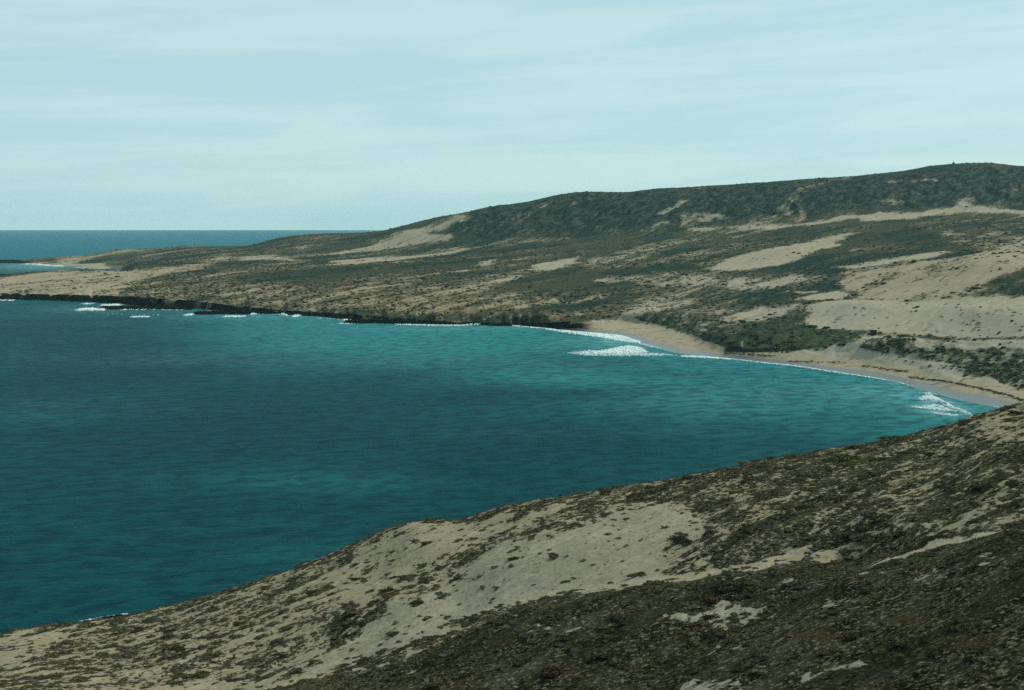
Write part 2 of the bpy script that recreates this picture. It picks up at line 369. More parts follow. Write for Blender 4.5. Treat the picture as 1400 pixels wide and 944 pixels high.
# ================================================================== FOREGROUND SLOPE
uf = np.concatenate([np.arange(-700, -40, 8), np.arange(-40, 1450, 1.5), np.arange(1450, 2100, 8)]).astype(float)
vC = crv('-700:1010 -300:930 0:869 60:857 150:847 220:832 320:804 420:769 500:738 540:724 575:717 620:714 660:702 700:691 800:675 900:659 1000:640 1100:622 1200:604 1260:591 1300:580 1340:566 1370:559 1400:553 1500:535 1700:500 2100:450', uf)
zC = crv('-700:-4 -300:-1 0:2.5 150:4.5 320:10 420:14 500:18 560:21.5 620:24 700:28 800:31 900:33 1000:35 1100:37 1200:39 1260:40.5 1300:42 1340:44 1400:46 1500:48 1700:52 2100:57', uf)
DC = (H - zC) / dep(vC)
zB = crv('-700:8 0:20 350:27 700:34 1050:41 1400:47 2100:56', uf); DB = (H - zB) / dep(944 + 0 * uf)
KD = np.array([0 * uf + 4, DB * .5, DB, DB + .40 * (DC - DB), DB + .75 * (DC - DB), DC, DC + 22, DC + 60, DC + 110])
KZ = np.array([0 * uf + 67.3, zB + .46 * (67.3 - zB), zB, zB + .42 * (zC - zB), zB + .76 * (zC - zB), zC, zC - 9, zC - 34, zC * 0 - 8])
KZ[7] = np.minimum(KZ[7], 8); KZ[8] = np.minimum(KZ[7] - 8, -8)
segs = [6, 30, 130, 120, 110, 40, 14, 6]
rf = np.concatenate([k + np.arange(n) / n for k, n in enumerate(segs)] + [[8.0]])
Df, Zf = loft(KD, rf), loft(KZ, rf)
Uf = np.broadcast_to(uf, Df.shape); Rf = np.broadcast_to(rf[:, None], Df.shape)
vf = CV - F * ((-(H - Zf) / Df * cP + sP) / (cP + (H - Zf) / Df * sP))
Xf = xof(Uf, vf, Df)
FW = R(38)
fa, fb = Xf * math.cos(FW) + Df * math.sin(FW), -Xf * math.sin(FW) + Df * math.cos(FW)
keep = ss(5.3, 4.7, Rf) * .75 + .25
vis = ss(.6, 1.6, Rf)
Zf = Zf + vis * (keep * (1.1 * fbm(Xf / 30, Df / 30, 3, 111) + .45 * fbm(fa / 14, fb / 4, 3, 115)) + .12 * fbm(Xf / 1.7, Df / 1.7, 3, 119))
def wvalley(pts, wid, depth):
    global Zf
    d = np.full(Df.shape, 1e9)
    for (a, b) in zip(pts[:-1], pts[1:]):
        ax, ay, bx, by = a[0] / 2.6, a[1], b[0] / 2.6, b[1]
        ex, ey = bx - ax, by - ay
        t = np.clip(((Uf / 2.6 - ax) * ex + (vf - ay) * ey) / (ex * ex + ey * ey), 0, 1)
        d = np.minimum(d, np.hypot(Uf / 2.6 - ax - t * ex, vf - ay - t * ey))
    Zf = Zf - depth * np.exp(-(d / wid) ** 2) * ss(5.0, 4.3, Rf)
wvalley([(1150, 735), (900, 765), (640, 815), (420, 890), (150, 960)], 26, 1.8)
wvalley([(1380, 700), (1180, 750), (950, 880), (800, 960)], 24, .9)
Zf = Zf + 1.2 * np.exp(-((Uf - 590) / 60) ** 2 - ((vf - 745) / 28) ** 2)
d7 = dict(ox=450, oy=640, k=.357); d8 = dict(ox=900, oy=560, k=.4068); d6 = dict(ox=0, oy=700, k=.357)
FS = [
 (poly('-900,300 480,100 2000,-300 2000,330 740,388 200,495 -200,560 -900,900', ox=900, oy=560, k=.4068), .43, 14, .55),
 (poly('-1000,500 0,480 300,425 560,380 760,330 960,270 1180,190 1330,110 1560,40 1600,200 1400,360 1290,390 1250,520 1000,560 800,640 600,720 -1000,900', **d6), .62, 10, .5),
 (poly('0,420 150,300 310,225 420,208 560,208 700,180 800,150 980,130 700,260 560,300 400,400 250,470 0,560', **d7), .86, 5, .45),
 (poly('0,640 180,530 350,470 520,390 640,310 800,260 950,230 1150,160 1250,140 1420,165 1480,220 1300,262 1310,330 1260,372 1130,402 900,422 740,462 600,502 420,560 560,592 480,612 250,652 100,702 0,722 -200,790 -300,780', **d7), .96, 8, .12),
 (poly('1100,560 1300,545 1400,515 1500,500 1450,560 1250,600 1000,640 700,683 400,720 560,640 800,600', **d6), .9, 6, .5),
 (poly('-40,490 200,450 300,440 200,520 100,560 0,600 -40,610', **d6), .9, 6, .5),
 (poly('1000,385 1130,370 1280,355 1420,345 1400,372 1250,395 1100,405', **d7), 1, 3, .05),
 (poly('430,480 520,440 600,425 580,450 480,510 400,560 380,555', **d7), 1, 3, .0),
 (poly('680,490 760,462 900,422 1000,392 1170,353 1175,372 1000,416 850,452 740,482', **d8), .95, 3, .15),
 (poly('-60,560 0,538 200,488 450,430 740,384 860,370 720,402 480,450 280,503 100,543', **d8), .9, 5, .4),
 (poly('840,395 1000,345 1229,316 1260,325 1040,365 900,390', **d8), .72, 4, .3),
 (poly('40,690 220,632 300,638 390,645 380,660 300,690 250,680 160,718', **d8), .76, 5, .02),
 (poly('555,645 640,608 685,618 640,650 570,665', **d8), .62, 5, -.2),
 (poly('660,540 740,510 765,515 720,550', **d8), .6, 4, -.1), (poly('420,540 470,535 470,548 425,550', **d8), .95, 3, 0),
 (poly('-20,944 20,915 150,868 210,880 310,905 300,980 -20,980', **d8), .66, 6, 0), (poly('470,895 690,845 700,860 600,885 500,908', **d8), .72, 5, 0),
 (poly('80,795 200,750 320,722 290,745 200,778', **d8), .66, 4, .02), (poly('1180,930 1229,905 1300,900 1300,980 1170,980', **d8), .60, 5, 0),
 (poly('340,575 440,545 520,560 400,600', **d8), .42, 6, 0), (poly('800,580 1000,500 1229,480 1229,560 900,620', **d8), .30, 10, -.2),
 (poly('1060,30 1160,10 1229,10 1229,100 1120,120 1080,80', **d8), .72, 8, .6),
 (poly('0,770 180,755 330,700 350,720 150,790 0,800', **d7), .7, 5, .1), (poly('550,720 400,770 300,800 320,815 480,770', **d7), .45, 5, .3),
 (poly('820,640 960,590 990,600 880,650', **d7), .7, 5, 0),
]
fw1 = fbm(Xf / 3.0, Df / 3.0, 3, 131); fw2 = fbm(fa / 7, fb / 2.5, 3, 135)
fw3 = fbm(fa / 24, fb / 6, 4, 137, .6)
uq, vq = Uf + 30 * fw1 + 14 * fw2, vf + 6 * fw2 + 8 * fw1
fs = .08 + .40 * fbm(fa / 16, fb / 4, 4, 141) + .25 * fw1
fwm = .3 + .5 * fbm(Xf / 20, Df / 20, 3, 145)
for P, amt, soft, wm in FS:
    m = patch(P, uq, vq, soft, 1.8) if soft > 3 else patch(P, Uf + .35 * (uq - Uf), vf + .35 * (vq - vf), soft, 1.8)
    fs = fs * (1 - m) + (amt + (.36 * fw3 + .15 * fw2 + .36 * fw1) * (1 if amt < .88 else .5)) * m
    fwm = fwm * (1 - m) + wm * m
fgrn = np.zeros(Df.shape)
for bu, bv, ru, rv, a in [(1165, 627, 40, 7, 1), (1255, 618, 30, 6, .7), (1385, 610, 30, 8, .7), (1360, 640, 25, 6, .5), (1250, 760, 60, 10, .4), (1300, 700, 80, 10, .3)]:
    fgrn = np.maximum(fgrn, a * np.exp(-((uq - bu) / ru) ** 2 - ((vq - bv) / rv) ** 2))
frust = np.zeros(Df.shape)
for bu, bv, ru, rv in [(690, 883, 14, 5), (765, 915, 28, 5), (935, 861, 22, 3.5), (985, 802, 12, 3), (1240, 845, 40, 8), (1330, 880, 40, 9), (1120, 870, 40, 8), (560, 850, 25, 4)]:
    frust = np.maximum(frust, np.exp(-((uq - bu) / ru) ** 2 - ((vq - bv) / rv) ** 2))
FM = np.stack([np.clip(fs, 0, 1), np.clip(fgrn, 0, 1), np.clip(frust, 0, 1), np.clip(fwm + .2, 0, 1)], -1).reshape(-1, 4)

def near_material():
    s = NT('near_slope')
    sand, green, rust, warm = s.attr('mask')
    grit = s.noise(s.coord((.35, .35, .35)), 1, 4, .65)
    tuft = s.noise(s.coord((.70, .75, .7)), 1, 4, .62, .3)
    strk = s.noise(s.coord((6.5, 1.5, 2), (0, 0, FW)), 1, 4, .6)
    t = s.math('ADD', sand, s.math('MULTIPLY_ADD', tuft, 1.9, -.95))
    t = s.math('ADD', t, s.math('MULTIPLY_ADD', grit, .8, -.40))
    t = s.math('ADD', t, s.math('MULTIPLY_ADD', strk, .8, -.40))
    cover = s.step(t, .36, .60)
    sandc = s.mix(warm, (.255, .238, .180), (.280, .232, .138))
    sandc = s.mix(s.step(strk, .38, .68), sandc, s.mix(warm, (.190, .176, .130), (.215, .176, .102)))
    sandc = s.mix(s.step(s.noise(s.coord((9, 4, 3), (0, 0, FW)), 1, 6, .65, .5), .44, .60), sandc, s.mix(warm, (.205, .194, .150), (.225, .186, .112)))
    sandc = s.mix(s.step(grit, .5, .70), sandc, (.140, .125, .084))
    sandc = s.mix(s.math('MULTIPLY', s.step(s.noise(s.coord((.7, .4, .4), (0, 0, FW)), 1, 2), .64, .70), .8), sandc, (.060, .055, .032))
    veg = s.mix(s.step(strk, .35, .62), (.011, .014, .006), (.034, .034, .016))
    blk = s.noise(s.coord((2.0, 2.0, 2)), 1, 5, .68); flk = s.noise(s.coord((.44, .44, .4)), 1, 4, .66)
    veg = s.mix(s.step(blk, .49, .57), veg, (.006, .0085, .0035))
    veg = s.mix(s.step(s.noise(s.coord((9, 3, 3), (0, 0, FW)), 1, 3), .52, .66), veg, (.034, .041, .025))
    band = s.step(s.noise(s.coord((17, 5, 5), (0, 0, FW)), 1, 5, .6, .4), .46, .60)
    veg = s.mix(s.math('MULTIPLY', band, .5), veg, (.007, .009, .004))
    veg = s.mix(s.math('MULTIPLY', s.step(flk, .53, .64), s.math('MULTIPLY_ADD', band, -.75, 1)), veg, (.155, .138, .088))
    veg = s.mix(s.math('MULTIPLY', s.step(grit, .54, .66), s.math('MULTIPLY_ADD', band, -.45, .75)), veg, (.110, .100, .064))
    veg = s.mix(s.math('MULTIPLY', rust, s.step(tuft, .35, .55)), veg, (.045, .032, .015))
    veg = s.mix(s.math('MULTIPLY', green, s.step(grit, .3, .55)), veg, (.044, .052, .016))
    c = s.mix(cover, veg, sandc)
    h = s.math('ADD', s.math('MULTIPLY', grit, s.math('MULTIPLY_ADD', cover, -.85, 1)), s.math('MULTIPLY', tuft, s.math('MULTIPLY_ADD', cover, -.7, 1)))
    s.bump(h, 1.0, .30)
    return s.fin(c, 1, 0)
me = mesh_np('near_slope', np.stack([Xf, Df, Zf], -1).reshape(-1, 3), grid_faces(*Df.shape), near_material(), True, {'mask': FM})
tag(link('ground', me), kind='structure')
Ufp, Vfp = project(Xf, Df, Zf)
fsr0 = int(np.argmax(rf >= 1.2)); fsr1 = int(np.argmax(rf >= 5.2))

# ================================================================== SEA
us_ = np.arange(-900, 2301, 8.0)
vs_ = np.concatenate([np.arange(1400, 330, -2.5), np.arange(330, 316, -1.0)])
Ds_ = np.concatenate([dist0(vs_), [15000]]); Ds_ = Ds_[(Ds_ < 14000) | (Ds_ == 15000)]
Vs_ = vs_[:len(Ds_) - 1].tolist() + [315.0]
US, DS = np.meshgrid(us_, Ds_); VS = np.broadcast_to(np.array(Vs_)[:, None], US.shape)
XS = (US - CU) / F * DS
dA = np.interp(us_, uc, DA)[None, :] - DS
wob2 = fbm(XS / 160, DS / 160, 3, 151)
shal = np.exp(-np.clip(dA, 0, None) / (150 + 80 * wob2)) * (dA > -400)
def blob(u, v, ru, rv): return np.exp(-((US + 40 * wob2 - u) / ru) ** 2 - ((VS + 6 * wob2 - v) / rv) ** 2)
shal = np.clip(.55 * shal * ss(150, 420, US + 0 * VS) + .34 * shal + .80 * blob(560, 466, 240, 26) + .55 * blob(760, 512, 150, 16) + .3 * blob(900, 540, 200, 22)
               + .22 * blob(480, 660, 260, 20) + .25 * blob(440, 760, 120, 18) + .16 * blob(1000, 560, 260, 26) + .22 * blob(60, 570, 160, 14) - .2 * blob(760, 540, 160, 12)
               - .2 * blob(960, 512, 110, 5) - .15 * blob(700, 640, 200, 30) - .10 * blob(300, 560, 260, 30), 0, 1)
wind = np.clip(.6 * blob(520, 495, 420, 9) + .75 * blob(1000, 548, 150, 22) + .35 * blob(90, 555, 130, 10) + .3 * blob(200, 490, 250, 8) + .35 * blob(820, 590, 200, 8), 0, 1) * (.6 + .8 * fbm(XS / 70, DS / 25, 3, 161))
deep = ss(1500, 2600, DS) + 0 * US
milk = np.clip(.9 * blob(850, 468, 60, 8) + .8 * blob(1290, 555, 50, 14) + .5 * blob(1240, 535, 90, 14) + .45 * blob(130, 424, 90, 4) + .4 * blob(330, 434, 120, 5) + .5 * blob(620, 448, 130, 4)
               + .8 * blob(60, 364, 70, 3.5) + .35 * blob(50, 368, 90, 9), 0, 1)
SM = np.stack([shal, np.clip(wind, 0, 1), deep, milk], -1).reshape(-1, 4)
def sea_material():
    s = NT('sea_water')
    sh, wd, dp, mk = s.attr('mask')
    patchy = s.noise(s.coord((120, 70, 10), (0, 0, .25)), 1, 5, .62, .6)
    fleck = s.noise(s.coord((9, 5, 3)), 1, 3, .6)
    shv = s.math('ADD', sh, s.math('MULTIPLY_ADD', patchy, .75, -.375))
    c = s.mix(s.step(shv, -.10, .95), (.0002, .038, .046), (.018, .158, .168))
    c = s.mix(s.math('MULTIPLY', dp, .8), c, (.008, .130, .175))
    c = s.mix(s.math('MULTIPLY', wd, s.step(fleck, .35, .65)), c, (.060, .135, .145))
    c = s.mix(s.math('MULTIPLY', mk, s.step(fleck, .30, .70)), c, (.16, .36, .36))
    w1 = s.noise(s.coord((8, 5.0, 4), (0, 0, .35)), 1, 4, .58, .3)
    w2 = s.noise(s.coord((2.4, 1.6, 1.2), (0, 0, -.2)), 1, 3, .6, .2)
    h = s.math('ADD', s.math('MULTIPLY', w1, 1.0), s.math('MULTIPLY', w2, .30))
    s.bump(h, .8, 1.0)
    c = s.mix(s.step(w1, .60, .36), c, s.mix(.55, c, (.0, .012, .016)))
    s.b.inputs['IOR'].default_value = 1.33
    s.fin(c, .6, 0.0)
    gl = s.n('ShaderNodeBsdfGlossy'); gl.inputs['Roughness'].default_value = .22; gl.inputs['Color'].default_value = (.9, 1, 1, 1)
    fr = s.n('ShaderNodeFresnel'); fr.inputs['IOR'].default_value = 1.33
    bn = s.b.inputs['Normal'].links[0].from_socket
    s.L(bn, gl.inputs['Normal']); s.L(bn, fr.inputs['Normal'])
    ms = s.n('ShaderNodeMixShader'); s.L(s.math('MULTIPLY', fr.outputs[0], .09), ms.inputs[0])
    s.L(s.b.outputs[0], ms.inputs[1]); s.L(gl.outputs[0], ms.inputs[2]); s.L(ms.outputs[0], s.o.inputs['Surface'])
    return s.m
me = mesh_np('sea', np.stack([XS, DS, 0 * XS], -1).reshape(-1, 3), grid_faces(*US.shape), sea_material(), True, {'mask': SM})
tag(link('sea', me), kind='structure')

# ------------------------------------------------------------------ surf: sheets and crests of foam standing on the water
def foam_mat():
    s = NT('sea_foam'); n = s.noise(s.coord((1.2, 2.5, 1)), 1, 4)
    c = s.mix(s.step(n, .35, .65), (.42, .56, .57), (.70, .76, .76)); s.bump(n, .6, .4); return s.fin(c, .8, .3)
FOAM = foam_mat()
def lace_mat(name, a, b):
    s = NT(name); n = s.noise(s.coord((.9, 2.4, 1)), 1, 5, .65, .4); s.fin(s.mix(n, (.50, .64, .64), (.72, .78, .78)), .8, .2)
    tr = s.n('ShaderNodeBsdfTransparent'); ms = s.n('ShaderNodeMixShader')
    s.L(s.step(n, a, b), ms.inputs[0]); s.L(tr.outputs[0], ms.inputs[1]); s.L(s.b.outputs[0], ms.inputs[2]); s.L(ms.outputs[0], s.o.inputs['Surface']); return s.m
LACE = lace_mat('lacy_foam', .34, .70); SPLASH = lace_mat('broken_foam', .26, .62)
def foam_geo(P, hgt, dens=1.0, seed=0, lift=.12):
    v = P[:, 1]; D = dist0(v); W = np.stack([(P[:, 0] - CU) / F / (cP + sP * (CV - v) / F) * D, D], -1)
    Dm = D.mean(); dx = .42 * Dm / F; dy = .28 * Dm * Dm / (H * F)
    lo, hi = W.min(0), W.max(0)
    nx, ny = int((hi[0] - lo[0]) / dx) + 3, int((hi[1] - lo[1]) / dy) + 3
    gx, gy = np.meshgrid(lo[0] - dx + dx * np.arange(nx), lo[1] - dy + dy * np.arange(ny))
    q = dx / dy
    Ws = W.copy(); Ws[:, 1] *= q
    sd = sdist(Ws, gx, gy * q) / dx            # in columns
    n = fbm(gx / (5 * dx), gy / (4 * dy), 4, 200 + seed); n2 = fbm(gx / (1.6 * dx), gy / (1.6 * dy), 2, 230 + seed)
    body = sd * .33 + 3.0 * n + 1.6 * n2 + (dens - 1) * 2.2 - .25
    k = body > 0
    z = lift + hgt * ss(0, 3, body) * (.55 + .6 * np.clip(n2 + .4, 0, 1))
    ok = k[:-1, :-1] & k[1:, :-1] & k[:-1, 1:] & k[1:, 1:]
    V = np.stack([gx, gy, np.where(k, z, lift)], -1).reshape(-1, 3)
    Fc = grid_faces(ny, nx)[ok.ravel()]
    return V, Fc
def compact(V, Fc):
    used = np.unique(Fc); rm = np.zeros(len(V), int); rm[used] = np.arange(len(used)); return V[used], rm[Fc]
def solid(V, Fc):                 # close the sheet downwards so that the foam is a body standing in the water
    V, Fc = compact(V, Fc); n = len(V)
    B = V.copy(); B[:, 2] = -.25
    e = np.concatenate([Fc[:, [0, 1]], Fc[:, [1, 2]], Fc[:, [2, 3]], Fc[:, [3, 0]]])
    key = np.sort(e, 1); code = key[:, 0].astype(np.int64) * n + key[:, 1]
    _, inv, cnt = np.unique(code, return_inverse=True, return_counts=True)
    b = e[cnt[inv] == 1]
    return np.concatenate([V, B]), np.concatenate([Fc, np.stack([b[:, 1], b[:, 0], b[:, 0] + n, b[:, 1] + n], -1)])
def band(pts, w):                 # thin outline round a polyline in photo pixels
    p = np.array(pts, float); return np.concatenate([p - [0, w / 2], (p + [0, w / 2])[::-1]])
g4 = dict(ox=700, oy=400, k=.2714); g7 = dict(ox=1200, oy=520, k=.1429); gs = dict(ox=240, oy=380, k=.1786); gl = dict(ox=0, oy=320, k=.1786)
def wave(polys, label, group=None, **kw):
    VV, FF, MI, o = [], [], [], 0
    for i, (P, h, d) in enumerate(polys):
        V, Fc = foam_geo(P, h, d, seed=i + len(label))
        if not len(Fc): continue
        V, Fc = solid(V, Fc); VV.append(V); FF.append(Fc + o); o += len(V); MI.append(np.full(len(Fc), 1 if d < 1.2 else 0))
    if not VV: return
    V = np.concatenate(VV); Fc = np.concatenate(FF)
    c = V.mean(0); c[2] = 0
    ob = link('breaking_wave', mesh_np('breaking_wave', V - c, Fc, [SPLASH, LACE], True, mi=np.concatenate(MI))); ob.location = c
    return tag(ob, label, 'wave', group)
wave([(poly('400,302 500,284 580,268 640,276 690,302 640,310 500,314 420,312', **g4), .7, 1.28), (poly('480,312 720,304 840,318 700,322', **g4), .2, 1.19),
      (poly('330,300 420,292 440,314 380,316', **g4), .05, 1.15), (poly('260,305 400,290 500,300 700,318 560,322 380,320', **g4), .02, 1.15)], 'broad white breaker rolling in off the middle of the sandy beach')
wave([(poly('380,188 420,160 480,152 432,122 500,132 560,172 640,213 700,238 740,273 820,294 920,346 905,354 800,310 700,276 590,214 480,198', **g7), .8, 1.25),
      (poly('300,255 560,228 720,285 760,300 620,300 400,270', **g7), .05, 1.15), (poly('500,300 800,330 760,350 560,330', **g7), .03, 1.1)],
     'long curling white breaker just behind the brow of the near slope')
wave([(poly('150,176 300,192 400,192 560,213 620,238 690,238 640,258 560,248 440,228 320,211 180,190', **g4), .35, 1.3), (poly('620,252 700,265 800,282 850,304 800,296 700,277 640,262', **g4), .15, 1.1)],
     'white wash running up the far end of the sandy beach')
SG = 'small waves breaking on the black rocky shore'
for pts, w, h, lab in [
    ([(2, 410.6), (8, 409.5), (15, 410.5)], 3.0, 1.2, 'small white splash at the left tip of the black shore'),
    ([(107, 424), (120, 422.8), (144, 423.4)], 3.6, 1.0, 'bright white breaker in front of the black left shore'),
    ([(114, 415.6), (126, 415.3)], 1.6, .6, 'short dash of foam close under the black left shore'),
    ([(140, 417.6), (152, 417.2), (178, 415.5)], 2.6, .6, 'ragged foam patch between the black left shore and its low reef'),
    ([(168, 423.4), (185, 422.6), (205, 422.6)], 2.0, .6, 'narrow breaker along the outer side of the left reef'),
    ([(180, 433.5), (204, 433)], 1.8, .4, 'pale foam streak lying well out from the left reef'),
    ([(254, 431), (267, 429.3)], 2.4, .6, 'foam at the seaward tip of the middle reef'),
    ([(275, 427), (290, 426.4), (305, 426)], 2.0, .7, 'foam line along the top of the middle reef'),
    ([(306, 433.2), (335, 432.4)], 2.0, .5, 'flat foam streak just outside the middle reef'),
    ([(342, 430), (355, 428.4), (376, 427.6), (393, 431)], 2.8, 1.3, 'longest tumbling white surf against the black middle shore'),
    ([(400, 432.8), (412, 431), (420, 429.5), (432, 431)], 3.0, 1.3, 'lumpy white surf right of the longest tumbling surf'),
    ([(469, 437.5), (480, 438.2)], 2.6, .9, 'white splash at the tip of the long flat reef'),
    ([(463, 442.6), (485, 442.9)], 1.4, .4, 'thin foam streak below the tip of the long flat reef'),
    ([(505, 435.5), (520, 434.6), (538, 436.5)], 1.6, .5, 'foam in the gap behind the long flat reef'),
    ]:
    wave([(band(pts, w * .8), h * .6, 1.3)], lab, SG)
wave([(band([(108, 851.5), (128, 847.5), (150, 843.5), (175, 840.5)], 2.4), .1, 1.1)], 'small broken white wash at the water under the lower left end of the near slope')
CG = 'low waves in the far cove'
wave([(poly('170,230 330,227 500,242 470,250 350,241', **gl), .5, 1.2)], 'white wave along the beach of the far cove', CG)
wave([(poly('560,249 700,256 810,266 780,269 600,257', **gl), .5, 1.2)], 'low white wave at the inner end of the far cove', CG)
# thin lines of wash too broken to count
VV, FF, o_ = [], [], 0
for i, (P, h, d) in enumerate([
    (band([(1000, 491), (1050, 496.8), (1085, 500.3), (1150, 510.2), (1190, 516), (1222, 521.5)], 1.5), .1, 1.15),
    (band([(932, 487.5), (960, 488), (985, 490), (1000, 491)], 2.4), .15, 1.3),
    (poly('180,8 280,12 400,43 520,88 640,126 600,127 480,98 340,62 220,30', **g7), .15, 1.25), (poly('680,143 760,168 890,186 880,197 780,184', **g7), .1, 1.2),
    (band([(540, 443.7), (590, 445), (632, 445.2), (656, 443), (683, 442.4)], 1.7), .3, 1.2), (band([(683, 442.4), (694, 445), (722, 447.4), (770, 450.6), (800, 454)], 1.5), .2, 1.3),
    (band([(210, 423.4), (250, 424)], 1.1), .2, 1.0), (band([(430, 435), (465, 437)], 1.0), .2, .9), (band([(140, 429.5), (230, 431)], 1.0), .1, .7),
    (band([(1222, 521.5), (1260, 532), (1300, 543.5), (1345, 553), (1380, 560)], 1.2), .08, 1.0)]):
    V, Fc = foam_geo(P, h, d, seed=40 + i)
    if len(Fc):
        V, Fc = solid(V, Fc); VV.append(V); FF.append(Fc + o_); o_ += len(V)
tag(link('foam', mesh_np('foam', np.concatenate(VV), np.concatenate(FF), SPLASH, True)), 'broken white wash along the waterline', 'foam', kind='stuff')

# ================================================================== REEFS
def rock_mat():
    s = NT('black_rock'); n = s.noise(s.coord((2, 2, 1)), 1, 5)
    c = s.mix(s.step(n, .4, .7), (.002, .0035, .003), (.010, .011, .009)); s.bump(n, .9, .6); return s.fin(c, .9, 0)
ROCK = rock_mat()
def reef(pts, w, h, label, group='low black reefs off the rocky shore'):
    P = band(pts, w); V, Fc = foam_geo(P, h, 1.9, seed=70 + int(pts[0][0]), lift=.05); V, Fc = solid(V, Fc)
    c = V.mean(0); c[2] = 0
    o = link('rock_reef', mesh_np('rock_reef', V - c, Fc, ROCK, True)); o.location = c; tag(o, label, 'reef', group)
reef([(140, 421), (165, 421.4), (200, 421.3), (235, 421.6), (262, 422.4)], 2.0, 1.2, 'flat black reef below the left shore with foam on both sides')
reef([(268, 429), (290, 428.3), (315, 427.6), (345, 428)], 2.2, 1.5, 'black reef joining the middle of the rocky shore')
reef([(474, 440.4), (510, 440), (560, 441), (610, 442)], 2.6, 1.4, 'long flat black reef reaching toward the sandy beach')
reef([(-40, 357.6), (0, 357.8), (25, 358), (48, 358.8)], 1.8, 2.2, 'black reef at the tip of the far spit', 'low black reefs beyond the near headland')
reef([(-30, 377.8), (0, 377.4), (9, 376.8)], 1.2, 2.0, 'small black rock at the mouth of the far cove', 'low black reefs beyond the near headland')

reef([(132, 848.5), (150, 845.5), (166, 843.5)], 1.6, .4, 'small dark rock awash below the lower left end of the near slope', None)
# ================================================================== PLANTS
def leaf_mat(name, dark, light, tip=None):
    s = NT(name); oi = s.n('ShaderNodeObjectInfo')
    n = s.noise(s.coord((.5, .5, .5)), 1, 3)
    c = s.mix(s.step(n, .35, .65), dark, light)
    if tip: c = s.mix(s.step(s.noise(s.coord((.16, .16, .16)), 1, 2), .52, .66), c, tip)
    c2 = s.n('ShaderNodeHueSaturation'); s.L(c, c2.inputs['Color'])
    s.L(s.math('MULTIPLY_ADD', oi.outputs['Random'], .6, .7), c2.inputs['Value'])
    return s.fin(c2.outputs[0], 1, .02)
LM = {'dark': leaf_mat('dark_leaves', (.028, .027, .013), (.060, .054, .028), (.100, .087, .052)),
      'rust': leaf_mat('rusty_leaves', (.040, .030, .015), (.075, .055, .028), (.100, .080, .048)),
      'grey': leaf_mat('grey_leaves', (.032, .038, .025), (.064, .068, .045), (.100, .095, .064)),
      'green': leaf_mat('green_leaves', (.024, .036, .011), (.050, .064, .022), (.080, .088, .036)),
      'dune': leaf_mat('dune_leaves', (.036, .058, .026), (.080, .104, .048), (.130, .138, .085))}
def shrub_geo(r, nl, leaf, seed, flat=.42):
    """a low mat: a lumpy closed cushion with a skin of small upright leaves"""
    g = np.random.default_rng(seed)
    nt, npz = 14, 5
    V, Fq = [], []
    ph = g.uniform(0, 6.28, 6); am = g.uniform(.08, .26, 6)
    def rad(t): return 1 + sum(am[k] * np.cos((k + 1) * t + ph[k]) for k in range(6)) * .8
    th = np.linspace(0, 2 * np.pi, nt, endpoint=False)
    prof = [(1.0, -.12), (.92, .10), (.72, .24), (.42, .34), (.08, .37)]
    for a, z in prof:
        for t in th: V.append((a * rad(t) * np.cos(t) * r, a * rad(t) * np.sin(t) * r, (z * flat / .42 * (1 + .35 * np.sin(3 * t + ph[0] + 4 * a))) * r))
    for i in range(npz - 1):
        for j in range(nt): Fq.append((i * nt + j, i * nt + (j + 1) % nt, (i + 1) * nt + (j + 1) % nt, (i + 1) * nt + j))
    n0 = len(V)
    t = g.uniform(0, 2 * np.pi, nl); a = np.sqrt(g.uniform(0, 1, nl)) * 1.08
    zz = np.interp(a, [.08, .42, .72, .92, 1.0, 1.1], [.37, .34, .24, .10, -.02, -.06]) * flat / .42 * (1 + .35 * np.sin(3 * t + ph[0] + 4 * a))
    c = np.stack([a * rad(t) * np.cos(t), a * rad(t) * np.sin(t), zz], -1) * r
    nrm = np.stack([np.cos(t) * a, np.sin(t) * a, np.full(nl, .7)], -1) + g.normal(0, .5, (nl, 3))
    nrm /= np.linalg.norm(nrm, axis=1)[:, None]
    s1 = np.cross(nrm, g.normal(0, 1, (nl, 3))); s1 /= np.linalg.norm(s1, axis=1)[:, None]
    sz = leaf * g.uniform(.6, 1.4, nl)[:, None]
    q = np.stack([c - s1 * sz * .5, c + s1 * sz * .5, c + s1 * sz * .28 + nrm * sz * .7, c - s1 * sz * .28 + nrm * sz * .7], 1)
    V = np.concatenate([np.array(V), q.reshape(-1, 3)])
    Fq = np.concatenate([np.array(Fq), n0 + np.arange(nl * 4).reshape(-1, 4)])
    return V, Fq
# --- candidates on the near slope, placed on the ground itself
js, je = np.searchsorted(uf, -60), np.searchsorted(uf, 1460)
NR = fsr1 - fsr0
sub = (slice(fsr0, fsr1), slice(js, je))
Xs, Ys, Zs, Ss, Uss, Vss = Xf[sub].ravel(), Df[sub].ravel(), Zf[sub].ravel(), fs[sub].ravel(), Uf[sub].ravel(), vf[sub].ravel()
Gs, Rs = fgrn[sub].ravel(), frust[sub].ravel()
cell = (np.gradient(Df, axis=0)[sub] * (np.gradient(Xf, axis=1)[sub])).ravel()      # ground area per vertex
clump = (.6 * fbm(fa[sub] / 9, fb[sub] / 3, 3, 301) + .6 * fbm(Xf[sub] / 2.2, Df[sub] / 2.2, 3, 305)).ravel()
den = np.clip(.55 * (1 - ss(.5, .95, Ss)) * (.4 + .6 * ss(.05, .5, Ss)) + .045, 0, 1) * np.clip(.35 + 2.2 * clump, .06, 2.2)
prob = np.abs(cell) * den
prob[Vss > 1010] = 0
TOT = 11500
pick = rng.choice(len(prob), TOT, p=prob / prob.sum())
pr = np.clip(rng.lognormal(-1.42, .52, TOT), .10, .95) * (1 + .35 * np.clip(clump[pick] * 2, -.5, 1))
